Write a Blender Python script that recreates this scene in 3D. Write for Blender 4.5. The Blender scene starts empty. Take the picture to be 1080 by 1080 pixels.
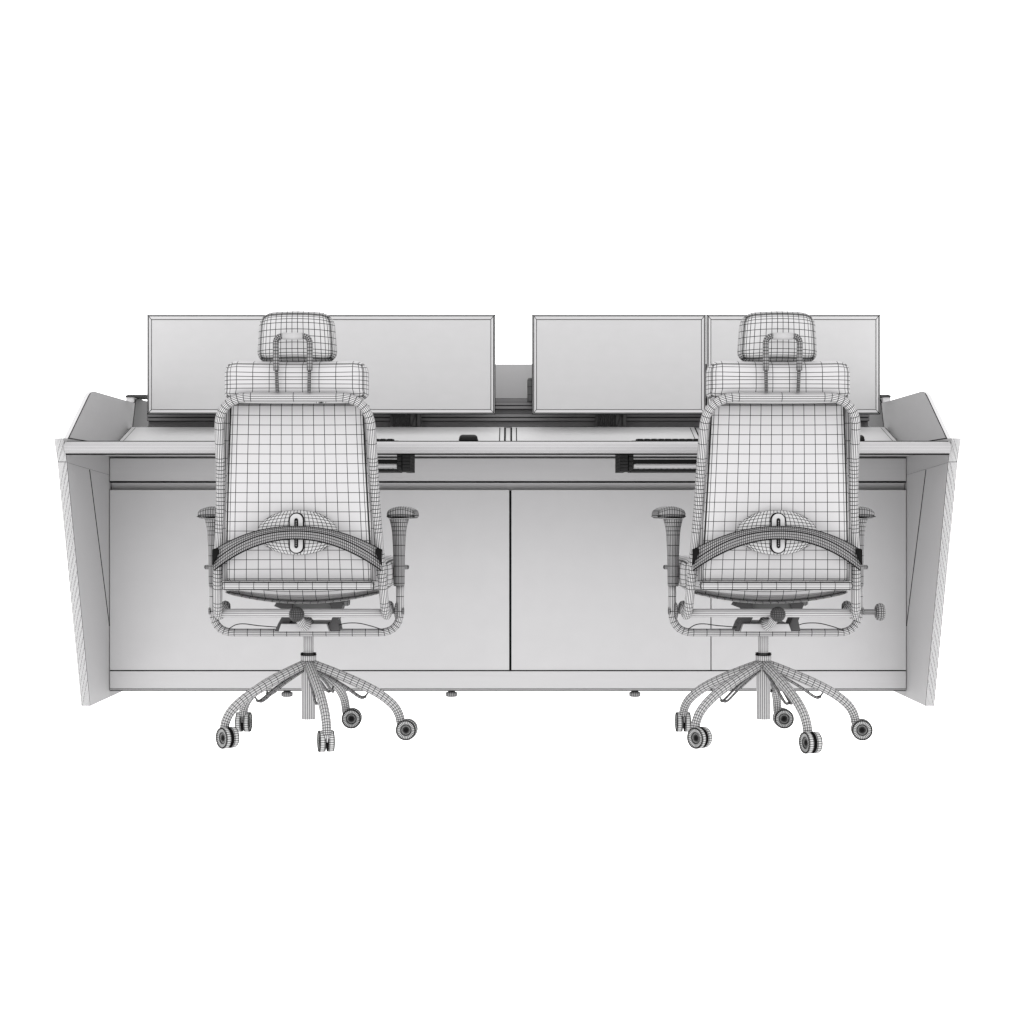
import bpy, bmesh, math
from mathutils import Vector, Matrix
S = bpy.context.scene
C = S.collection
PI = math.pi
CAMH = 0.667
V = Vector

# ------------------------------------------------------------------ render / light
S.render.engine = 'CYCLES'
S.view_settings.view_transform = 'Standard'
S.view_settings.look = 'None'
S.view_settings.gamma = 1
S.view_settings.use_curve_mapping = False
S.view_settings.exposure = 1.76
w = bpy.data.worlds.new('World'); S.world = w; w.use_nodes = True
# a white studio: soft light from above, in front and below, weaker from the two sides
wn = w.node_tree; bgn = wn.nodes['Background']; bgn.inputs[0].default_value = (1, 1, 1, 1)
tc = wn.nodes.new('ShaderNodeTexCoord'); sx_ = wn.nodes.new('ShaderNodeSeparateXYZ'); wn.links.new(tc.outputs['Generated'], sx_.inputs[0])
ab_ = wn.nodes.new('ShaderNodeMath'); ab_.operation = 'ABSOLUTE'; wn.links.new(sx_.outputs[0], ab_.inputs[0])
mr_ = wn.nodes.new('ShaderNodeMapRange'); mr_.interpolation_type = 'SMOOTHSTEP'
mr_.inputs[1].default_value = .25; mr_.inputs[2].default_value = .85; mr_.inputs[3].default_value = 1.08; mr_.inputs[4].default_value = .50
wn.links.new(ab_.outputs[0], mr_.inputs[0])
fr_ = wn.nodes.new('ShaderNodeMapRange'); fr_.inputs[1].default_value = 0; fr_.inputs[2].default_value = -1; fr_.inputs[3].default_value = .92; fr_.inputs[4].default_value = 1.3
wn.links.new(sx_.outputs[1], fr_.inputs[0])
mu_ = wn.nodes.new('ShaderNodeMath'); mu_.operation = 'MULTIPLY'
wn.links.new(mr_.outputs[0], mu_.inputs[0]); wn.links.new(fr_.outputs[0], mu_.inputs[1]); wn.links.new(mu_.outputs[0], bgn.inputs[1])
cam = bpy.data.cameras.new('camera'); co = bpy.data.objects.new('camera', cam); C.objects.link(co)
co.location = (0, 0, CAMH); co.rotation_euler = (PI/2, 0, 0)
cam.sensor_width = 36; cam.lens = 36*1700/1080; cam.clip_end = 500
S.camera = co

# ------------------------------------------------------------------ materials
def mat(name, col, t, ink=0.004, rough=.65, bump=0):
    m = bpy.data.materials.new(name); m.use_nodes = True
    nt = m.node_tree; N = nt.nodes; L = nt.links
    b = N['Principled BSDF']
    b.inputs['Roughness'].default_value = rough
    b.inputs['Specular IOR Level'].default_value = .15
    if t <= 0:
        nz = N.new('ShaderNodeTexNoise'); nz.inputs['Scale'].default_value = 9
        r = N.new('ShaderNodeMapRange'); r.inputs[3].default_value = .97; r.inputs[4].default_value = 1.03
        L.new(nz.outputs[0], r.inputs[0])
        mx = N.new('ShaderNodeVectorMath'); mx.operation = 'SCALE'; mx.inputs[0].default_value = col
        L.new(r.outputs[0], mx.inputs['Scale']); L.new(mx.outputs[0], b.inputs['Base Color'])
        return m
    a = N.new('ShaderNodeAttribute'); a.attribute_type = 'GEOMETRY'; a.attribute_name = 'ed'
    sp = N.new('ShaderNodeSeparateColor'); L.new(a.outputs['Color'], sp.inputs[0])
    def mn(x, y):
        q = N.new('ShaderNodeMath'); q.operation = 'MINIMUM'; L.new(x, q.inputs[0]); L.new(y, q.inputs[1]); return q.outputs[0]
    d = mn(mn(sp.outputs[0], sp.outputs[1]), mn(sp.outputs[2], a.outputs['Alpha']))
    lt = N.new('ShaderNodeMath'); lt.operation = 'LESS_THAN'; L.new(d, lt.inputs[0]); lt.inputs[1].default_value = t
    mix = N.new('ShaderNodeMix'); mix.data_type = 'RGBA'
    mix.inputs[6].default_value = (*col, 1); mix.inputs[7].default_value = (ink, ink, ink, 1)
    L.new(lt.outputs[0], mix.inputs[0]); L.new(mix.outputs[2], b.inputs['Base Color'])
    return m
A = (.268, .265, .268)
M_PANEL = mat('board_laminate', A, .0011)
M_PLAIN = mat('plain_laminate', A, 0)
M_WHITE = mat('white_plastic', (.275, .272, .275), 0)
M_FAB = mat('mesh_fabric', (.236, .233, .236), .00088)
M_TUBE = mat('coated_tube', (.25, .247, .25), .001)
M_HEAD = mat('headrest_fabric', (.235, .233, .235), .00088)
M_SLIDE = mat('slider_plastic', (.225, .223, .225), 0)
M_SLEEVE = mat('sleeve_plastic', (.19, .188, .19), 0)
M_RAIL = mat('rail_laminate', (.235, .232, .235), .0003)
M_BASE = mat('base_metal', (.22, .218, .22), .0009)
M_DENSE = mat('dense_mesh_plastic', (.135, .133, .135), .001)
M_METAL = mat('drawn_metal', (.24, .237, .24), .0008)
M_WHEEL = mat('caster_plastic', (.24, .24, .24), .0010)
M_EDGE = mat('edge_band', (.27, .268, .27), .00045)
M_SLAT = mat('slat_aluminium', (.12, .118, .12), .0011)
M_DARK = mat('dark_plastic', (.014, .014, .014), .0009)
M_BLACK = mat('black_plastic', (.006, .006, .006), 0, rough=.5)
M_CHEEK = mat('dark_grey_board', (.034, .033, .034), .0011)
M_INK = mat('black_gasket', (.004, .004, .004), 0, rough=.9)
M_SCREEN = mat('screen_panel', (.245, .243, .245), 0, rough=.5)
M_DECK = mat('deck_laminate', (.265, .263, .265), .0010)
M_DDARK = mat('mechanism_plastic', (.075, .075, .075), .0008)
for m_ in (M_BLACK, M_INK, M_DARK): m_.node_tree.nodes['Principled BSDF'].inputs['Specular IOR Level'].default_value = .03
M_FLOOR = mat('white_floor_added_glow', (.5, .5, .5), 0, rough=.9)      # white floor; its glow is added to light from below without contact shadows
fb = M_FLOOR.node_tree.nodes['Principled BSDF']
fb.inputs['Emission Color'].default_value = (1, 1, 1, 1); fb.inputs['Emission Strength'].default_value = .62

# ------------------------------------------------------------------ objects
def link(name, parent=None, loc=None):
    o = bpy.data.objects.new(name, None); C.objects.link(o)
    if loc: o.location = loc
    if parent: o.parent = parent
    return o
def thing(name, label, cat, loc=(0, 0, 0), group=None):
    o = link(name, None, loc); o['label'] = label; o['category'] = cat
    if group: o['group'] = group
    return o
def obj(name, bm, m, parent=None, smooth=True, mats=None):
    me = bpy.data.meshes.new(name)
    bmesh.ops.recalc_face_normals(bm, faces=bm.faces)
    for f in bm.faces: f.smooth = smooth and f.tag
    bm.to_mesh(me); bm.free()
    for x in ([m] + (mats or [])): me.materials.append(x)
    at = me.attributes.new('ed', 'FLOAT_COLOR', 'CORNER')
    vs = me.vertices
    for p in me.polygons:
        n = len(p.vertices); ps = [vs[i].co for i in p.vertices]
        for i, li in enumerate(p.loop_indices):
            ch = [10., 10., 10., 10.]
            if n <= 4:
                for k in range(n):
                    a = ps[k]; e = ps[(k+1) % n]-a
                    if e.length > 1e-9: ch[k] = (ps[i]-a).cross(e).length/e.length
            at.data[li].color = ch
    o = bpy.data.objects.new(name, me); C.objects.link(o)
    if parent: o.parent = parent
    return o
def BM(): return bmesh.new()
def face(bm, vs, smooth=True, mi=0):
    try:
        f = bm.faces.new(vs); f.tag = smooth; f.material_index = mi; return f
    except ValueError: return None
def box(bm, x0, x1, y0, y1, z0, z1, mi=0):
    v = [bm.verts.new(p) for p in ((x0,y0,z0),(x1,y0,z0),(x1,y1,z0),(x0,y1,z0),(x0,y0,z1),(x1,y0,z1),(x1,y1,z1),(x0,y1,z1))]
    for q in ((0,1,2,3),(4,5,6,7),(0,1,5,4),(1,2,6,5),(2,3,7,6),(3,0,4,7)): face(bm, [v[i] for i in q], False, mi)
def prism_x(bm, poly, x0, x1, mi=0):          # poly of (y,z)
    a = [bm.verts.new((x0, y, z)) for y, z in poly]; b = [bm.verts.new((x1, y, z)) for y, z in poly]
    face(bm, a, False, mi); face(bm, b, False, mi)
    n = len(poly)
    for i in range(n): face(bm, [a[i], a[(i+1) % n], b[(i+1) % n], b[i]], False, mi)
def prism_y(bm, poly, y0, y1, mi=0, smooth=False):          # poly of (x,z)
    a = [bm.verts.new((x, y0, z)) for x, z in poly]; b = [bm.verts.new((x, y1, z)) for x, z in poly]
    face(bm, a, False, mi); face(bm, b, False, mi)
    n = len(poly)
    for i in range(n): face(bm, [a[i], a[(i+1) % n], b[(i+1) % n], b[i]], smooth, mi)
def frames(P):
    T = []
    for i in range(len(P)):
        T.append((P[min(i+1, len(P)-1)]-P[max(i-1, 0)]).normalized())
    up = V((0, 0, 1)) if abs(T[0].z) < .9 else V((0, 1, 0))
    n = (up-T[0]*up.dot(T[0])).normalized(); out = []
    for i, t in enumerate(T):
        n = (n-t*n.dot(t)).normalized(); out.append((n, t.cross(n)))
    return out
def sweep(bm, P, r, seg=10, sx=1, caps=True, mi=0, twist=0):
    P = [V(p) for p in P]; n = len(P)
    R = r if isinstance(r, (list, tuple)) else [r]*n
    F = frames(P); rings = []
    for i in range(n):
        a, b = F[i]
        rings.append([bm.verts.new(P[i]+a*(R[i]*math.cos(2*PI*k/seg+twist*i))+b*(R[i]*sx*math.sin(2*PI*k/seg+twist*i))) for k in range(seg)])
    for i in range(n-1):
        for k in range(seg):
            face(bm, [rings[i][k], rings[i][(k+1) % seg], rings[i+1][(k+1) % seg], rings[i+1][k]], True, mi)
    if caps:
        for rg, p in ((rings[0], P[0]), (rings[-1], P[-1])):
            c = bm.verts.new(p)
            for k in range(seg): face(bm, [rg[k], rg[(k+1) % seg], c], False, mi)
def lathe(bm, prof, o, ax, seg=24, mi=0, phase=0):   # prof: (along axis, radius)
    ax = V(ax).normalized(); o = V(o)
    up = V((0, 0, 1)) if abs(ax.z) < .9 else V((0, 1, 0))
    a = (up-ax*up.dot(ax)).normalized(); b = ax.cross(a); rings = []
    for h, r in prof:
        if r < 1e-6: rings.append([bm.verts.new(o+ax*h)])
        else: rings.append([bm.verts.new(o+ax*h+a*(r*math.cos(2*PI*k/seg+phase))+b*(r*math.sin(2*PI*k/seg+phase))) for k in range(seg)])
    for i in range(len(rings)-1):
        A_, B_ = rings[i], rings[i+1]
        for k in range(seg):
            k2 = (k+1) % seg
            if len(A_) == 1 and len(B_) == 1: continue
            if len(A_) == 1: face(bm, [A_[0], B_[k], B_[k2]], True, mi)
            elif len(B_) == 1: face(bm, [A_[k], A_[k2], B_[0]], True, mi)
            else: face(bm, [A_[k], A_[k2], B_[k2], B_[k]], True, mi)
def round_path(pts, rad, n=6, step=None):
    pts = [V(p) for p in pts]; out = [pts[0]]
    for i in range(1, len(pts)-1):
        r = rad[i] if isinstance(rad, (list, tuple)) else rad
        a = (pts[i-1]-pts[i]); b = (pts[i+1]-pts[i]); r2 = min(r, a.length*.49, b.length*.49)
        p0 = pts[i]+a.normalized()*r2; p1 = pts[i]+b.normalized()*r2
        for k in range(n+1):
            t = k/n; out.append(p0*(1-t)**2+pts[i]*(2*t*(1-t))+p1*t**2)
    out.append(pts[-1])
    if step:
        res = [out[0]]
        for a, b in zip(out, out[1:]):
            m = max(1, int((b-a).length/step+.5))
            for k in range(1, m+1): res.append(a.lerp(b, k/m))
        out = res
    o2 = [out[0]]
    for p in out[1:]:
        if (p-o2[-1]).length > 1e-5: o2.append(p)
    return o2
def catmull(pts, n=6):
    P = [V(p) for p in pts]; P = [P[0]*2-P[1]]+P+[P[-1]*2-P[-2]]; out = []
    for i in range(1, len(P)-2):
        for k in range(n):
            t = k/n; a, b, c, d = P[i-1:i+3]
            out.append(.5*((2*b)+(c-a)*t+(2*a-5*b+4*c-d)*t*t+(3*b-a-3*c+d)*t**3))
    out.append(P[-2]); return out
def ticks(h, r, n, k=3):                      # subdivisions of -h..h with k steps in each rounded end
    r = min(r, h*.98)
    a = [-h+r*(1-math.cos(PI/2*j/k)) for j in range(k)]
    m = [-(h-r)+2*(h-r)*j/n for j in range(n+1)]
    return a+m+[-x for x in reversed(a)]
def cushion(bm, hx, hy, hz, r, n, fn=None, k=3, mi=0):
    """rounded box surface, half sizes, corner radii (rx,ry,rz), n subdivisions, deformation"""
    rx, ry, rz = r
    X, Y, Z = ticks(hx, rx, n[0], k), ticks(hy, ry, n[1], k), ticks(hz, rz, n[2], k)
    cache = {}
    def vert(i, j, l):
        if (i, j, l) in cache: return cache[(i, j, l)]
        p = [X[i], Y[j], Z[l]]; h = [hx, hy, hz]; rr = [rx, ry, rz]
        q = [max(-(h[a]-rr[a]), min(h[a]-rr[a], p[a])) for a in range(3)]
        e = [(p[a]-q[a])/rr[a] for a in range(3)]
        m = max(abs(x) for x in e); L = math.sqrt(sum(x*x for x in e))
        if L > 1e-9:
            # map cube-shell offset to sphere-shell offset
            e = [x*(m/L) for x in e]
        c = V([q[a]+e[a]*rr[a] for a in range(3)])
        if fn: c = V(fn(c))
        v = bm.verts.new(c); cache[(i, j, l)] = v; return v
    nx, ny, nz = len(X)-1, len(Y)-1, len(Z)-1
    for i in range(nx):
        for j in range(ny):
            for l in (0, nz): face(bm, [vert(i,j,l), vert(i+1,j,l), vert(i+1,j+1,l), vert(i,j+1,l)], True, mi)
    for i in range(nx):
        for l in range(nz):
            for j in (0, ny): face(bm, [vert(i,j,l), vert(i+1,j,l), vert(i+1,j,l+1), vert(i,j,l+1)], True, mi)
    for j in range(ny):
        for l in range(nz):
            for i in (0, nx): face(bm, [vert(i,j,l), vert(i,j+1,l), vert(i,j+1,l+1), vert(i,j,l+1)], True, mi)
def one(name, m, parent, fn, *a, smooth=True, **k):
    bm = BM(); fn(bm, *a, **k); return obj(name, bm, m, parent, smooth)
def at(px, py, Y): return (px-540)/1700*Y, CAMH-(py-540)/1700*Y

# ------------------------------------------------------------------ setting
bm = BM(); q = 60
vs = [bm.verts.new(p) for p in ((-q,-q,0),(q,-q,0),(q,q,0),(-q,q,0))]; face(bm, vs)
fl = obj('floor', bm, M_FLOOR); fl['kind'] = 'structure'

# ------------------------------------------------------------------ desk
CX = -0.0145; XI = 1.435; TH = .031
D = thing('control_desk', 'long two-seat control room desk with slanted side panels, cabinet doors and a sloped rear deck', 'desk', (CX, 5.8, 0))
def Y_(y): return y-5.8
def dpart(name, bm, m, parent=None, smooth=False, mats=None): return obj(name, bm, m, parent or D, smooth, mats)
def ln(bm, p, q_, r=.0016, mi=1): sweep(bm, [p, q_], r, 4, caps=False, mi=mi)
for s in (-1, 1):
    bm = BM()
    xi, xo = s*XI, s*(XI+TH)
    poly = [(Y_(5.207+.004), .906), (Y_(5.247+.004), .830), (Y_(5.537+.004), 0), (Y_(6.5), 0), (Y_(6.5), .906)]
    prism_x(bm, poly, xi, xo)
    # inner seams of the side panel
    e = -s*.0012
    ln(bm, (xi+e, Y_(5.527), .812), (xi+e, Y_(5.80), .257), .0012)
    ln(bm, (xi+e, Y_(5.25), .828), (xi+e, Y_(5.80), .800), .00025)
    sp = dpart('side_panel', bm, M_PANEL, mats=[M_INK])
    # front edge band: fine skewed mesh in two lengths
    eb = BM()
    def strip(ya, za, yb, zb, rows):
        cols = 8; g = []
        for j in range(rows+1):
            row = []
            for i in range(cols+1):
                u = i/cols; t = min(1, max(0, (j-1.5+3*u)/rows)) if 0 < j < rows else j/rows
                bul = .004*math.sin(PI*u)
                row.append(eb.verts.new((xi+s*TH*u, Y_(ya+(yb-ya)*t)-bul, za+(zb-za)*t)))
            g.append(row)
        for j in range(rows):
            for i in range(cols): face(eb, [g[j][i], g[j][i+1], g[j+1][i+1], g[j+1][i]], True)
        for j in range(rows):                        # closing faces towards the panel
            pass
    strip(5.207, .906, 5.247, .8305, 3)
    strip(5.247, .8295, 5.537, .001, 22)
    dpart('edge_band', eb, M_EDGE, sp)
# desktop with bullnose rail
one('desktop', M_PANEL, D, box, -XI+.002, XI-.002, Y_(5.225), Y_(5.86), .868, .8945, smooth=False)
bm = BM()
prof = []
for k in range(13):
    a = PI/2+PI*k/12
    prof.append((Y_(5.222)+.018*math.cos(a), .876+.019*math.sin(a)))
prof += [(Y_(5.235), .857), (Y_(5.235), .895)]
n = len(prof); a_ = [bm.verts.new((-XI+.003, y, z)) for y, z in prof]; b_ = [bm.verts.new((XI-.003, y, z)) for y, z in prof]
for i in range(n): face(bm, [a_[i], a_[(i+1) % n], b_[(i+1) % n], b_[i]], i < 12)
face(bm, a_, False); face(bm, b_, False)
obj('edge_rail', bm, M_RAIL, D)
bm = BM(); box(bm, -XI+.003, XI-.003, Y_(5.2365), Y_(5.2395), .8955, .8982); box(bm, -XI+.003, XI-.003, Y_(5.2265), Y_(5.2295), .8522, .8575)
dpart('rail_gasket', bm, M_INK)
# front boards
W = XI-.003
bm = BM(); box(bm, -W, W, 0, .018, .773, .866, 0); box(bm, -W, W, -.0012, .001, .7722, .7780, 1); box(bm, -W, W, -.0012, .001, .8598, .8642, 1)
dpart('upper_panel', bm, M_PLAIN, mats=[M_INK])
one('recess_strip', M_PLAIN, D, prism_x, [(.019, .772), (.034, .7455), (.04, .7455), (.04, .772)], -W, W, smooth=False)
edges = [-W, -.720, .0085, .7305, W]; gaps = [0, .0018, .0042, .0018, 0]
for i in range(4):
    bm = BM(); x0, x1 = edges[i]+gaps[i], edges[i+1]-gaps[i+1]
    box(bm, x0, x1, -.0005, .018, .0985, .7460)
    dpart('door', bm, M_PLAIN)
bm = BM(); box(bm, -W, W, .012, .03, .03, .744)
dpart('carcass_front', bm, M_INK)
bm = BM(); box(bm, -W, W, .05, .40, .03, .86); dpart('cabinet_body', bm, M_PLAIN)
bm = BM(); box(bm, -W, W, 0, .018, .0315, .094, 0); box(bm, -W, W, 0, .018, .0258, .0288, 0)
box(bm, -W, W, -.001, .011, .0941, .0984, 1); box(bm, -W, W, -.0005, .0178, .0287, .0316, 1); box(bm, -W, W, -.0005, .018, .0226, .0257, 1)
dpart('base_rail', bm, M_PLAIN, mats=[M_INK])
for px in (302, 476, 670):
    x = (px-540)/1700*5.80-CX
    bm = BM()
    lathe(bm, [(.001, 0), (.001, .017), (.004, .021), (.016, .021), (.018, .015), (.0235, .009), (.0235, 0)], (x, .018, 0), (0, 0, 1), 18)
    obj('levelling_foot', bm, M_DENSE, D)
# sloped rear deck with lids
y0, z0, y1, z1 = Y_(5.81), .897, Y_(6.095), .985
sl = (z1-z0)/(y1-y0)
bm = BM(); prism_x(bm, [(y0, z0), (y1, z1), (y1+.01, z1-.02), (y1, .90), (y0, .88)], -W, W); dpart('sloped_deck', bm, M_DECK)
def slab(bm, x0, x1, ya, yb, up, mi=0, th=.004):
    zs = lambda y: z0+(y-y0)*sl+up
    prism_x(bm, [(ya, zs(ya)), (yb, zs(yb)), (yb, zs(yb)-th), (ya, zs(ya)-th)], x0, x1, mi)
le = [-1.425, -.716, .012, .718, 1.420]; gp = .014
le = [-1.412, -.717, 0.0, .717, 1.412]
for i in range(4):
    x0, x1 = le[i]+(gp if i else -.010), le[i+1]-(gp if i < 3 else -.010)
    bm = BM(); slab(bm, x0-.0055, x1+.0055, y0+.010, y1-.002, .0015, th=.001)
    dpart('lid_gasket', bm, M_INK)
    bm = BM(); slab(bm, x0, x1, y0+.012, y1-.004, .0045)
    lid = dpart('deck_lid', bm, M_DECK)
    bm = BM(); slab(bm, x0+.0155, x1-.0155, y0+.03, y1-.016, .0052, th=.0006)
    dpart('inset_gasket', bm, M_INK, lid)
    bm = BM(); slab(bm, x0+.018, x1-.018, y0+.032, y1-.019, .0068, th=.001)
    dpart('lid_inset', bm, M_DECK, lid)
# slat wall: stacked extrusion
bm = BM(); yb = Y_(6.12)
zz = .985
steps = [(.008, .012), (.020, .030), (.0125, .006), (.002, .022), (.0125, .004), (.018, .030), (.0125, .004), (.002, .022), (.0125, .005), (.016, .028)]
for h, dep in steps:
    box(bm, -1.372, 1.372, yb+dep, yb+.05, zz, zz+h); zz += h
dpart('slat_wall', bm, M_SLAT)
one('back_panel', M_PLAIN, D, box, -1.33, 1.33, Y_(6.30), Y_(6.318), .90, 1.245, smooth=False)
# wings above the side panels
for s in (-1, 1):
    bm = BM(); xi, xo = s*XI, s*(XI+.014)
    poly = [(Y_(5.262), .907), (Y_(5.500), 1.055)]
    for k in range(1, 6):
        t = k/5; poly.append((Y_(5.50)*(1-t)**2+Y_(5.545)*2*t*(1-t)+Y_(5.60)*t*t, 1.055*(1-t)**2+1.086*2*t*(1-t)+1.086*t*t))
    poly += [(Y_(6.20), 1.086), (Y_(6.11), .90)]
    prism_x(bm, poly, xi, xo)
    e = -s*.001
    pl = [(xi+e, y, z) for y, z in poly[:4]]
    for a, b in zip(pl, pl[1:]): ln(bm, a, b, .0017)
    ln(bm, (xi+e, Y_(5.262), .9085), (xi+e, Y_(6.1), .9085), .0013)
    ln(bm, (xi+e, Y_(6.20), 1.086), (xi+e, Y_(6.11), .90), .0009)
    dpart('side_wing', bm, M_PLAIN, mats=[M_INK])
    bm = BM()
    prism_x(bm, [(Y_(6.205), 1.088), (Y_(6.22), 1.100), (Y_(6.26), 1.107), (Y_(6.45), 1.107), (Y_(6.48), 1.09), (Y_(6.48), .907), (Y_(6.115), .907)], s*XI, s*(XI+.014))
    ck = dpart('rear_cheek', bm, M_CHEEK)
    bm = BM(); box(bm, min(s*1.438, s*1.468), max(s*1.438, s*1.468), Y_(6.19), Y_(6.26), 1.0885, 1.107)
    dpart('cheek_bracket', bm, M_WHITE, ck)
    bm = BM(); prism_x(bm, [(Y_(6.185), 1.108), (Y_(6.20), 1.116), (Y_(6.23), 1.121), (Y_(6.32), 1.121), (Y_(6.32), 1.108)], s*1.40, s*1.470)
    dpart('cheek_cap', bm, M_DARK, ck)
# pull-out trays under the desktop
for x0, x1 in ((-.90, -.320), (.370, 1.04)):
    tr = D
    bm = BM(); yf = Y_(5.30)
    box(bm, x0+.04, x1-.04, yf, yf+.24, .8275, .8400)
    t = dpart('keyboard_tray', bm, M_BLACK)
    bm = BM(); sweep(bm, [(x0+.045, yf+.004, .8185), (x1-.045, yf+.004, .8185)], .0075, 10); obj('tray_bar', bm, M_PLAIN, t)
    bm = BM(); box(bm, x0+.04, x1-.04, yf+.004, yf+.2, .8005, .8090)
    for k in range(30):
        xx = x0+.045+k*(x1-x0-.1)/30
        prism_y(bm, [(xx, .8005), (xx+.012, .8095), (xx+.018, .8095), (xx+.006, .8005)], yf-.001, yf+.003)
    dpart('tray_base', bm, M_DARK, t)
    for xb in (x0, x1-.042):
        bm = BM()
        q0, q1 = (xb, xb+.026) if xb == x0 else (xb+.016, xb+.042)
        for k in range(6):
            box(bm, q0, q1, yf-.006, yf+.25, .8015+k*.0108, .8015+(k+1)*.0108-.0006)
        q0, q1 = (xb+.028, xb+.044) if xb == x0 else (xb-.002, xb+.014)
        for k in range(4): box(bm, q0, q1, yf-.002, yf+.22, .803+k*.0155, .803+(k+1)*.0155-.001)
        dpart('tray_bracket', bm, M_DARK, t)

# ------------------------------------------------------------------ monitors and arms
MW, MH, MY = .6430, .372, 5.95
def ring(bm, a, b, mi=0):    # a, b: (hx, z0, z1, y)
    def c(r): hx, zl, zh, y = r; return [bm.verts.new(p) for p in ((-hx,y,zl),(hx,y,zl),(hx,y,zh),(-hx,y,zh))]
    A_, B_ = c(a), c(b)
    for i in range(4): face(bm, [A_[i], A_[(i+1) % 4], B_[(i+1) % 4], B_[i]], False, mi)
mons = [(246.6, 'first flat monitor from the left, behind the left side of the first chair\'s headrest'),
        (430.6, 'flat monitor right of the left headrest, beside the open gap between monitors'),
        (652.9, 'flat monitor right of the open gap, fully clear of both headrests'),
        (836.9, 'flat monitor at the far right, behind the right chair\'s headrest')]
for i, (px, lab) in enumerate(mons):
    x = (px-540)/1700*MY; zb, zt = at(0, 437, MY)[1], at(0, 331.3, MY)[1]
    T = thing('monitor', lab, 'monitor', (x, MY, zb), 'flat monitors in a row above the desk')
    hx = MW/2; H = zt-zb
    bm = BM()
    rs = [(hx-.004, .004, H-.004, .040), (hx-.001, .001, H-.001, .012), (hx, 0, H, .006), (hx-.0025, .0018, H-.0025, .0025), (hx-.0058, .0045, H-.0058, .0008), (hx-.0072, .0056, H-.0072, 0), (hx-.0165, .0175, H-.0195, .0015), (hx-.0175, .0185, H-.0205, .006)]
    for q_, (a, b) in enumerate(zip(rs, rs[1:])): ring(bm, a, b, 1 if q_ < 3 else 0)
    for r in (rs[0], rs[-1]):
        h_, zl, zh, y = r; face(bm, [bm.verts.new(p) for p in ((-h_,y,zl),(h_,y,zl),(h_,y,zh),(-h_,y,zh))], False)
    obj('bezel', bm, M_PANEL, T, False, [M_INK])
    bm = BM(); box(bm, -hx+.018, hx-.018, .003, .0055, .019, H-.021); obj('screen', bm, M_SCREEN, T, False)
    bm = BM(); cushion(bm, hx*.55, .016, H*.33, (.02, .012, .02), (8, 2, 6), lambda c: (c.x, c.y+.05, c.z+H*.5)); obj('rear_housing', bm, M_DARK, T)
    # the arm
    A_ = link('monitor_arm', T, (0, 6.10-MY, 1.0-zb))
    bm = BM(); xo = -.022
    for k in range(9): sweep(bm, [(xo-.048+k*.0075, .002, -.010), (xo-.048+k*.0075, .002, .055)], .0040, 8)
    box(bm, xo+.020, xo+.042, -.004, .03, -.010, .055); box(bm, xo-.056, xo+.05, .004, .03, -.010, .052)
    box(bm, xo+.0445, xo+.0600, -.006, .03, -.012, .055); sweep(bm, [(xo+.024, -.006, -.008), (xo+.038, -.006, .03), (xo+.026, -.006, .055)], .003, 5)
    obj('clamp', bm, M_DDARK, A_)
    bm = BM(); sweep(bm, [(0, .02, .045), (0, .02, .17)], .016, 16); obj('post', bm, M_DARK, A_)
    jx = (560.5-540)/1700*6.06-(652.9-540)/1700*MY
    bm = BM(); sweep(bm, [(0, .02, .125), (jx, .0, .125)], [.014, .012], 10, sx=1.4); obj('link', bm, M_DENSE, A_)
    jo = V((jx, -.005, 0)); bm = BM()
    lathe(bm, [(.082, 0), (.082, .014), (.085, .0155), (.11, .0155), (.14, .0155), (.165, .0155), (.173, .012), (.173, 0)], jo, (0, 0, 1), 20)
    obj('joint', bm, M_DDARK, A_)
    bm = BM(); sweep(bm, [(jx, -.005, .15), (0, -.062, .19)], [.012, .012], 10); obj('link', bm, M_DENSE, A_)
    bm = BM(); box(bm, -.05, .05, -.083, -.072, .14, .24); obj('mounting_plate', bm, M_DARK, A_)

# ------------------------------------------------------------------ keyboards and mice
for px0, px1, lab in ((276, 421, 'thin black keyboard on the desktop behind the left chair\'s backrest'), (665.5, 812, 'thin black keyboard on the desktop behind the right chair\'s backrest')):
    yk = 5.34; x0, x1 = (px0-540)/1700*yk, (px1-540)/1700*yk
    K = thing('keyboard', lab, 'keyboard', ((x0+x1)/2, yk, .8948), 'keyboards on the desktop'); hw = (x1-x0)/2
    bm = BM(); cushion(bm, hw, .065, .004, (.004, .004, .0035), (20, 4, 1), lambda c: (c.x, c.y+.065, c.z+.005)); obj('case', bm, M_DARK, K)
    bm = BM()
    for r in range(5):
        for k in range(18):
            cx = -hw+.020+(2*hw-.04)*(k+.5)/18; cy = .016+r*.021
            w2 = (2*hw-.04)/36*.86
            v0 = [bm.verts.new((cx+a*w2, cy+b*.009, .0085)) for a, b in ((-1,-1),(1,-1),(1,1),(-1,1))]
            v1 = [bm.verts.new((cx+a*w2*.75, cy+b*.007, .0155+.0012*r*.5)) for a, b in ((-1,-1),(1,-1),(1,1),(-1,1))]
            face(bm, v1, False)
            for q_ in range(4): face(bm, [v0[q_], v0[(q_+1) % 4], v1[(q_+1) % 4], v1[q_]], False)
    obj('keys', bm, M_BLACK, K, False)
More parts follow.
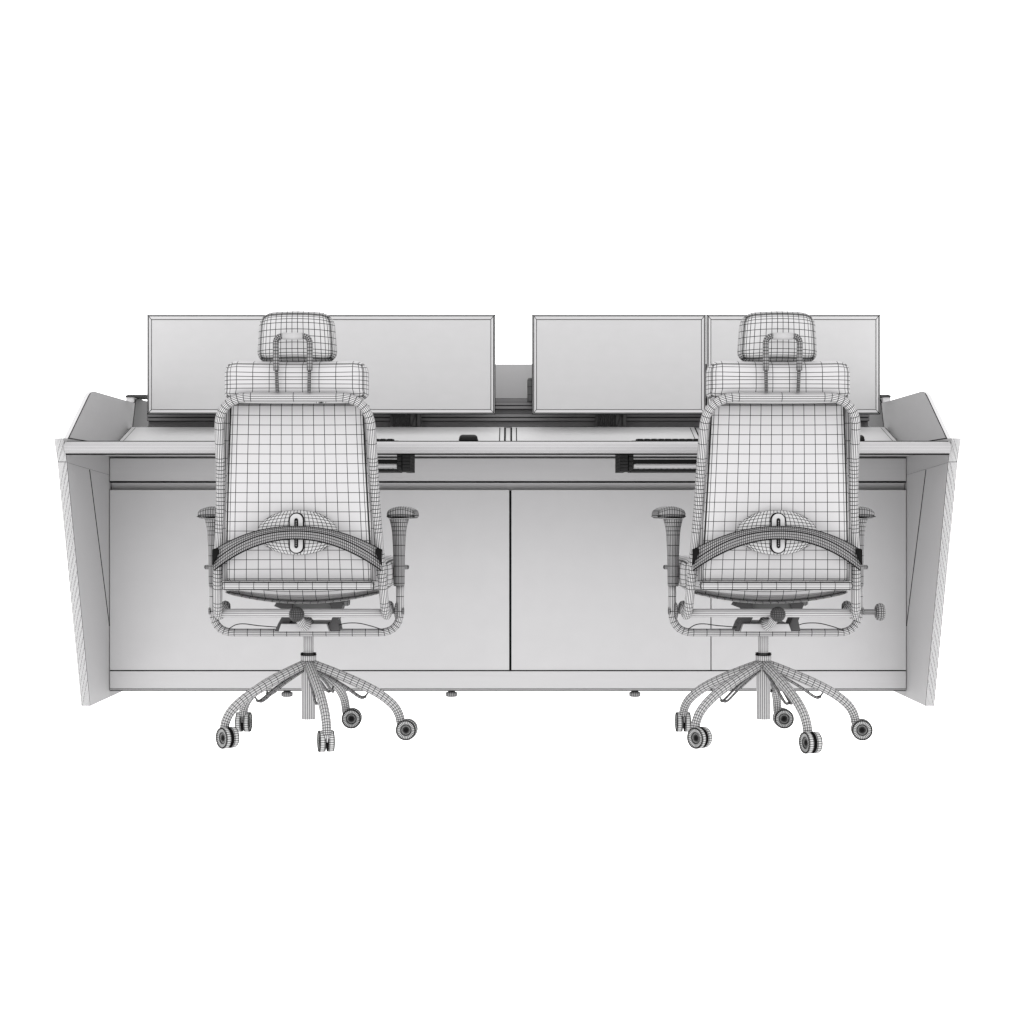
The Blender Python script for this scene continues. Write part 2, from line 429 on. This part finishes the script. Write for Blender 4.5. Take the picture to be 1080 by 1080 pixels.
for px, lab in ((493.7, 'black computer mouse on the desktop near the middle of the desk'), (903.5, 'black computer mouse on the desktop at the far right of the right chair')):
    ym = 5.38; x = (px-540)/1700*ym
    Mo = thing('mouse', lab, 'computer mouse', (x, ym, .8948), 'mice on the desktop')
    def mf(c):
        k = 1-.35*max(0, (c.y/.05))**2 if c.y > 0 else 1-.12*(c.y/.05)**2
        return (c.x*(1+.05*(c.z < 0)), c.y+.05, (c.z+.0165)*k)
    bm = BM(); cushion(bm, .031, .05, .0160, (.012, .03, .013), (6, 8, 3), mf); obj('body', bm, M_BLACK, Mo)
    bm = BM(); lathe(bm, [(-.003, 0), (-.003, .007), (.003, .007), (.003, 0)], (0, .08, .024), (1, 0, 0), 14); obj('scroll_wheel', bm, M_DARK, Mo)

# ------------------------------------------------------------------ chairs
def yb_(z):                                     # depth of the back frame at height z (local)
    pts = [(.36, -.155), (.50, -.19), (.62, -.22), (.77, -.265), (.98, -.33), (1.3, -.36)]
    for (a, b), (c, d) in zip(pts, pts[1:]):
        if z <= c: return b+(d-b)*(z-a)/(c-a)
    return -.36
def chair(X, label, theta0, casters, knob):
    T = thing('office_chair', label, 'office chair', (X, 4.72, 0), 'swivel chairs in front of the desk')
    # gas column
    bm = BM(); lathe(bm, [(.061, 0), (.061, .0205), (.231, .0205), (.2312, .0225), (.248, .0225), (.248, 0)], (0,0,0), (0,0,1), 22); obj('column', bm, M_METAL, T)
    bm = BM(); lathe(bm, [(.2483, .0235), (.2508, .0235), (.2508, .0160)], (0,0,0), (0,0,1), 22); lathe(bm, [(.2525, .0160), (.2525, .0230), (.2550, .0230), (.2550, .0160)], (0,0,0), (0,0,1), 22); obj('collar', bm, M_INK, T)
    bm = BM(); lathe(bm, [(.249, .0150), (.345, .0150)], (0,0,0), (0,0,1), 16); obj('gas_lift', bm, M_METAL, T)
    # legs
    for i in range(5):
        th = math.radians(theta0+72*i); dx, dy = math.sin(th), -math.cos(th)
        pr = catmull([(.010, .226), (.07, .204), (.145, .172), (.205, .140), (.243, .107), (.260, .076), (.2645, .048)], 5)if False else None
        rz = [(.010, .222), (.07, .199), (.145, .167), (.205, .136), (.247, .103), (.265, .074), (.270, .050)]
        P = catmull([(dx*r, dy*r, z) for r, z in rz], 4)
        n = len(P)
        bm = BM(); sweep(bm, P, [.0145-.002*abs(k/n-.3) for k in range(n)], 13); obj('leg', bm, M_BASE, T)
        # brace rod, a narrow U under the leg
        px_, py_ = -dy, dx; R_ = []
        for r, z, o_ in ((.02, .205, .007), (.10, .160, .008), (.150, .126, .008), (.165, .126, .004), (.165, .126, -.004), (.150, .126, -.008), (.10, .160, -.008), (.02, .205, -.007)):
            R_.append((dx*r+px_*o_, dy*r+py_*o_, z))
        bm = BM(); sweep(bm, catmull(R_, 4), .0042, 6); sweep(bm, [(dx*.165, dy*.165, .126), (dx*.178, dy*.178, .142)], .0028, 6)
        obj('brace_rod', bm, M_DENSE, T)
        (nx, ny), (tx, ty) = casters[i]
        l = math.hypot(nx, ny); nx, ny = nx/l, ny/l
        stem = V((dx*.270, dy*.270, 0)); wc = stem+V((tx, ty, 0))*.018; wc.z = .0305
        cas = BM()
        lathe(cas, [(.030, 0), (.030, .0115), (.052, .0115), (.052, 0)], stem, (0, 0, 1), 14)
        sweep(cas, [stem+V((0, 0, .045)), wc+V((0, 0, .003))], [.010, .008], 8)
        cb = obj('caster', cas, M_METAL, T)
        for s in (-1, 1):
            ax = V((nx, ny, 0))*s
            wb = BM()
            lathe(wb, [(.004, 0), (.004, .020), (.0045, .0285), (.007, .0303), (.0185, .0303), (.0205, .0290), (.0205, .0275), (.0180, .0260), (.0175, .016), (.0160, .0145), (.0150, .008), (.0150, .0045)], wc, ax, 28)
            wl = obj('wheel', wb, M_WHEEL, cb)
            rb = BM()
            lathe(rb, [(.0030, .0040), (.0030, .0296), (.0044, .0296)], wc, ax, 28)
            lathe(rb, [(.0204, .0296), (.0215, .0290), (.0210, .0270)], wc, ax, 28)
            lathe(rb, [(.0155, 0), (.0155, .0055), (.0150, .0062)], wc, ax, 12)
            obj('rim_seal', rb, M_INK, cb)
    # U tube carrying the armrests
    P = round_path([(-.271, -.04, .465), (-.271, -.04, .317), (.271, -.04, .317), (.271, -.04, .465)], .062, 7)
    P2 = [P[0]]
    for a, b in zip(P, P[1:]):
        m = max(1, int((b-a).length/.036)); P2 += [a.lerp(b, k/m) for k in range(1, m+1)]
    bm = BM(); sweep(bm, P2, .0115, 14); obj('arm_frame', bm, M_TUBE, T)
    for s in (-1, 1):
        # arm post
        zs = [.452, .460, .48, .51, .54, .57, .60, .612, .624, .636, .646]; rr = [.0155, .0163, .0166, .0168, .0174, .0184, .0200, .0210, .0230, .0258, .0285]
        P = [(s*.268, -.04+.02*(z-.452), z) for z in zs]
        bm = BM(); sweep(bm, P, [r*1.35 for r in rr], 24, sx=1/1.35); po = obj('arm_post', bm, M_DENSE, T)
        bm = BM(); lathe(bm, [(0, .0065), (.026, .0065), (.029, .004), (.029, 0)], (s*.268, -.04, .507), (s, 0, 0), 10); obj('height_button', bm, M_DENSE, po)
        def padf(c, s=s):
            x, y, z = c
            top = .020*max(0, 1-(x/.047)**2)*(1 if z > 0 else .15)
            drop = 0
            return (x+s*.274, y+.045, z+.657+top*.8+drop)
        bm = BM(); cushion(bm, .0425, .115, .011, (.014, .04, .0095), (8, 12, 2), padf); obj('arm_pad', bm, M_DENSE, T)
        bm = BM(); cushion(bm, .0405, .1125, .0012, (.0012, .0012, .0010), (1, 1, 1), lambda c, s=s: (c.x+s*.274, c.y+.045, c.z+.6535), k=1); obj('pad_piping', bm, M_INK, T)
        # pivot
        bm = BM(); lathe(bm, [(-.014, 0), (-.013, .012), (-.008, .018), (0, .0205), (.008, .018), (.013, .012), (.014, 0)], (s*.238, -.03, .389), (s, 0, 0), 20); lathe(bm, [(.01, .009), (.03, .009)], (s*.238, -.04, .38), (s, 0, 0), 12); obj('pivot', bm, M_DENSE, T)
        bm = BM(); lathe(bm, [(0, 0), (0, .018), (.002, .0235), (.007, .0235), (.009, .018), (.009, 0)], (s*.256, -.045, .380), (s, 0, 0), 20)
        lathe(bm, [(.026, .010), (.031, .010), (.031, 0)], (s*.252, -.045, .380), (s, 0, 0), 12); obj('pivot_cap', bm, M_DENSE, T)
    if knob:
        bm = BM(); lathe(bm, [(.0, .0085), (.060, .0085)], (.262, -.045, .377), (1, 0, 0), 12)
        lathe(bm, [(.056, 0), (.056, .016), (.060, .023), (.068, .026), (.074, .0255), (.080, .022), (.082, .014), (.082, 0)], (.262, -.045, .377), (1, 0, 0), 22); obj('side_knob', bm, M_DENSE, T)
    # back frame tube
    half = [(.238, -.03, .389), (.2385, -.150, .364), (.230, -.195, .50), (.2175, -.222, .66), (.2130, -.243, .77), (.2065, -.318, .981)]
    pts = half+[(-x, y, z) for x, y, z in reversed(half)]
    P = round_path(pts, [0, .05, .05, .05, .05, .090, .090, .05, .05, .05, .05, 0], 9)
    P2 = [P[0]]
    for a, b in zip(P, P[1:]):
        m = 2 if (a-b).length > .2 else max(1, int((b-a).length/.034)); P2 += [a.lerp(b, k/m) for k in range(1, m+1)]
    bm = BM(); sweep(bm, P2, .0130, 16); obj('back_frame', bm, M_TUBE, T)
    # back cushion seen through the frame
    def backf(c):
        x, y, z = c
        t = (z+.25)/.5                          # 0 bottom, 1 top
        zz = .472+t*(.970-.472)
        w_ = .2135+(.191-.2135)*t
        yy = -.213+(-.262+.213)*t - .010*math.sin(PI*t)
        bul = .018*(1-(x/.2)**2)
        return (x/.2*w_, yy+y+.022+bul, zz)
    bm = BM(); cushion(bm, .2, .022, .25, (.030, .020, .008), (11, 2, 18), backf, k=3); obj('backrest', bm, M_FAB, T)
    # border strip round the backrest
    bp = [(.207, -.208, .475), (.2025, -.232, .72), (.1925, -.262, .962)]
    bm = BM()
    bm.free()
    for s in (-1, 1):
        bm = BM(); sweep(bm, catmull([(s*a, b+.004, c) for a, b, c in bp], 5), .0085, 8); obj('backrest_piping', bm, M_DENSE, T)
    bm = BM(); cushion(bm, .214, .012, .0122, (.010, .008, .009), (10, 1, 1), lambda c: (c.x, c.y-.225, c.z+.461), k=2); obj('lower_rail', bm, M_FAB, T)
    # upper cushion above the frame
    def nf(c):
        x, y, z = c; k = 1+.02*(z < -.03)
        return (x*k, y-.268+(.012*(x/.2)**2), z+1.029-(.004*(1-(x/.2)**2) if z > 0 else 0))
    bm = BM(); cushion(bm, .199, .045, .057, (.040, .040, .034), (7, 3, 4), nf, k=3); obj('neck_cushion', bm, M_FAB, T)
    # headrest
    def hf(c):
        x, y, z = c; t = (z+.07)/.14
        k = 1.0-.085*max(0, t)**1.5
        return (x*k, y-.272+.9*x*x*2.2-.10*(z)*.4, z+1.1515-.004*(abs(x)/.11)**2)
    bm = BM(); cushion(bm, .1115, .026, .0700, (.040, .025, .034), (9, 4, 4), hf, k=5); obj('headrest', bm, M_HEAD, T)
    P = round_path([(-.0455, -.335, 1.052), (-.0465, -.340, 1.1455), (.0465, -.340, 1.1455), (.0455, -.335, 1.052)], .022, 6)
    P2 = [P[0]]
    for a, b in zip(P, P[1:]):
        m = max(1, int((b-a).length/.008)); P2 += [a.lerp(b, k/m) for k in range(1, m+1)]
    bm = BM(); sweep(bm, P2, .0082, 10); hb = obj('headrest_bracket', bm, M_DENSE, T)
    bm = BM(); lathe(bm, [(-.027, 0), (-.027, .0095), (.027, .0095), (.027, 0)], (0, -.341, 1.1450), (1, 0, 0), 16); obj('pivot_sleeve', bm, M_SLEEVE, hb)
    for s in (-1, 1):
        bm = BM(); sweep(bm, catmull([(s*.0450, -.334, 1.055), (s*.0440, -.332, 1.02), (s*.0432, -.330, .993)], 6), [.0048]*13, 8); obj('rod', bm, M_DENSE, hb)
    # lumbar pad
    def lf(c):
        x, y, z = c; r2 = min(1, (x/.111)**2+(z/.0625)**2)
        return (x, y, z)
    bm = BM(); nr, na = 7, 44; prev = None; cen = V((0, -.243, .6100))
    ctr = bm.verts.new(cen+V((0, -.018, 0)))
    for i in range(1, nr+2):
        u = min(1, i/nr); rg = []
        for k in range(na):
            a = 2*PI*k/na; y = -.018*(1-u**3) if i <= nr else .02
            rg.append(bm.verts.new(cen+V((.1105*u*math.cos(a), y, .0625*u*math.sin(a)*(1-.10*(math.sin(a) < 0)*0)))))
        for k in range(na):
            if prev: face(bm, [prev[k], prev[(k+1) % na], rg[(k+1) % na], rg[k]])
            else: face(bm, [ctr, rg[k], rg[(k+1) % na]])
        prev = rg
    bm.free(); bm = BM()
    gx, gz = 18, 12; G = {}
    for i in range(gx+1):
        for j in range(gz+1):
            a, b = -1+2*i/gx, -1+2*j/gz
            ex, ez = a*math.sqrt(1-b*b/2), b*math.sqrt(1-a*a/2)   # square to disc
            r2 = ex*ex+ez*ez
            G[i, j] = bm.verts.new(cen+V((.1105*ex, -.018*(1-r2**1.5), .0625*ez)))
    for i in range(gx):
        for j in range(gz): face(bm, [G[i, j], G[i+1, j], G[i+1, j+1], G[i, j+1]])
    rim = [G[i, 0] for i in range(gx)]+[G[gx, j] for j in range(gz)]+[G[i, gz] for i in range(gx, 0, -1)]+[G[0, j] for j in range(gz, 0, -1)]
    rm2 = [bm.verts.new(v.co+V((0, .03, 0))) for v in rim]
    for k in range(len(rim)): face(bm, [rim[k], rim[(k+1) % len(rim)], rm2[(k+1) % len(rim)], rm2[k]])
    lp = obj('lumbar_pad', bm, M_HEAD, T)
    def caps(hw, hh, n=10):
        return [(hw*math.cos(PI*k/n), (hh-hw)+hw*math.sin(PI*k/n)) for k in range(n+1)]+[(-hw*math.cos(PI*k/n), -(hh-hw)-hw*math.sin(PI*k/n)) for k in range(n+1)]
    zc = .6085
    bm = BM(); prism_y(bm, [(x, z+zc) for x, z in caps(.0212, .0572)], -.262, -.25); obj('slider_gasket', bm, M_INK, lp, False)
    bm = BM(); prism_y(bm, [(x, z+zc) for x, z in caps(.0175, .0540)], -.267, -.25); obj('slider_plate', bm, M_SLIDE, lp, False)
    bm = BM(); prism_y(bm, [(x, z+zc) for x, z in caps(.0052, .0415)], -.2685, -.26); obj('slider_slot', bm, M_INK, lp, False)
    bm = BM()
    for k in range(14): box(bm, -.0022, .0022, -.2700, -.268, zc-.036+k*.0052, zc-.036+k*.0052+.0028)
    obj('slider_rack', bm, M_METAL, lp, False)
    # arched bar across the back
    def arcf(u):                                 # u -1..1 -> (top, mid, low, y)
        a = abs(u)
        top = .628-.066*a**2.1; mid = .6145-.085*a**2.2; low = .5925-.088*a**2.0
        return top, mid, low, -.285+.050*a**2.2
    bm = BM(); n = 90; rows = []
    for i in range(n+1):
        u = -1+2*i/n; x = u*.233; tp, md, lo, y = arcf(u)
        col = [(y+.012, tp-.001), (y+.002, tp), (y-.003, (tp*2+md)/3), (y-.005, (tp+md*2)/3), (y-.0045, md), (y-.007, (md*2+lo)/3), (y-.006, (md+lo*2)/3), (y-.001, lo), (y+.012, lo+.001)]
        rows.append([bm.verts.new((x, a, b)) for a, b in col])
    m_ = len(rows[0])
    for i in range(n):
        for k in range(m_-1): face(bm, [rows[i][k], rows[i+1][k], rows[i+1][k+1], rows[i][k+1]])
        face(bm, [rows[i][m_-1], rows[i+1][m_-1], rows[i+1][0], rows[i][0]])
    face(bm, rows[0], False); face(bm, rows[-1], False)
    ab = obj('lumbar_bar', bm, M_DENSE, T)
    bm = BM()
    for w_ in (1, 2):
        sweep(bm, [((-1+2*i/n)*.2325, arcf(-1+2*i/n)[3]-.005+(.003 if w_ == 2 else 0), arcf(-1+2*i/n)[w_]) for i in range(n+1)], .0017, 5)
    sweep(bm, [((-1+2*i/n)*.2325, arcf(-1+2*i/n)[3]-.001, arcf(-1+2*i/n)[0]) for i in range(n+1)], .0010, 5)
    obj('bar_seam', bm, M_INK, ab)
    for s in (-1, 1):
        bm = BM(); prism_y(bm, [(s*.2345, .5635), (s*.221, .5675), (s*.2165, .556), (s*.2225, .543), (s*.2345, .520)], -.2565, -.235); obj('end_plug', bm, M_INK, ab)
    # seat
    def sf(c):
        x, y, z = c; u = x/.25; v = y/.245
        dz = -.044*max(0, 1-u*u)*(1-.25*v*v) if z < 0 else .006*math.cos(u*PI)
        dz += .010*(u*u)*(1 if z > 0 else 0)
        return (x, y+.105, z+.487+dz*(1 if z > 0 else (-z/.043)))
    bm = BM(); cushion(bm, .25, .245, .043, (.03, .06, .030), (12, 10, 2), sf, k=3); obj('seat', bm, M_FAB, T)
    # a dark shell under the seat
    def shf(c):
        x, y, z = c; u = x/.235
        return (x, y+.10, z+.441-.033*(1-u*u))
    bm = BM(); cushion(bm, .225, .235, .0035, (.03, .03, .003), (18, 8, 1), shf, k=2); obj('seat_shell', bm, M_FAB, T)
    # cross bar, mechanism
    bm = BM(); sweep(bm, [(-.232, -.14, .380), (.232, -.14, .380)], .0122, 12); obj('cross_bar', bm, M_METAL, T)
    bm = BM(); prism_y(bm, [(-.078, .322), (-.070, .345), (.062, .345), (.070, .322)], -.075, .09); mh = obj('mechanism', bm, M_METAL, T, False)
    for s in (-1, 1):
        bm = BM()
        prism_y(bm, [(s*.060, .323), (s*.098, .323), (s*.092, .352), (s*.108, .40), (s*.082, .43), (s*.062, .42), (s*.080, .37)] if s > 0 else
                [(s*.060, .323), (s*.090, .323), (s*.080, .345), (s*.066, .37), (s*.066, .385), (s*.092, .395), (s*.072, .428), (s*.04, .425), (s*.04, .36)], -.06, .02)
        obj('mechanism_arm', bm, M_CHEEK, mh, False)
    bm = BM(); box(bm, -.060, .078, -.045, .05, .385, .411); obj('mechanism_bridge', bm, M_DDARK, mh, False)
    bm = BM(); lathe(bm, [(.095, 0), (.095, .013), (.118, .0145), (.124, .011), (.124, 0)], (0, -.03, .408), (1, 0, 0), 16); obj('tension_knob', bm, M_DENSE, mh)
    # lever with ball
    bm = BM(); sweep(bm, [(0, -.03, .345), (0, -.09, .343), (0, -.15, .352), (0, -.235, .378)], [.019, .0175, .0125, .0115], 16); obj('lever', bm, M_TUBE, T)
    bm = BM(); lathe(bm, [(.0215*-math.cos(PI*k/10), .0215*math.sin(PI*k/10)) for k in range(11)], (0, -.258, .384), (0, 0, 1), 20); obj('lever_ball', bm, M_CHEEK, T)
    for s, pts in ((-1, [(-.225, .328), (-.205, .340), (-.18, .343), (-.14, .338), (-.08, .333)]), (1, [(.085, .335), (.11, .344), (.15, .345), (.19, .336), (.222, .325)])):
        bm = BM(); sweep(bm, catmull([(x, -.05, z) for x, z in pts], 6), .0013, 6); obj('cable', bm, M_INK, T)
    return T
chair(-.596, 'high-back swivel chair on the left, in front of the leftmost monitors, without a side knob', 18,
      [((-.97, -.25), (-.25, .9)), ((-.10, -1), (1, 0)), ((0, -1), (1, 0)), ((1, -.03), (.05, .5)), ((-.75, -.66), (.66, -.75))], False)
chair(.736, 'high-back swivel chair on the right, with a round knob sticking out of its right side', 18,
      [((-.95, -.32), (.3, -.7)), ((-.12, -1), (1, 0)), ((0, -1), (1, 0)), ((-1, -.02), (.05, .5)), ((-.75, -.66), (.66, -.75))], True)
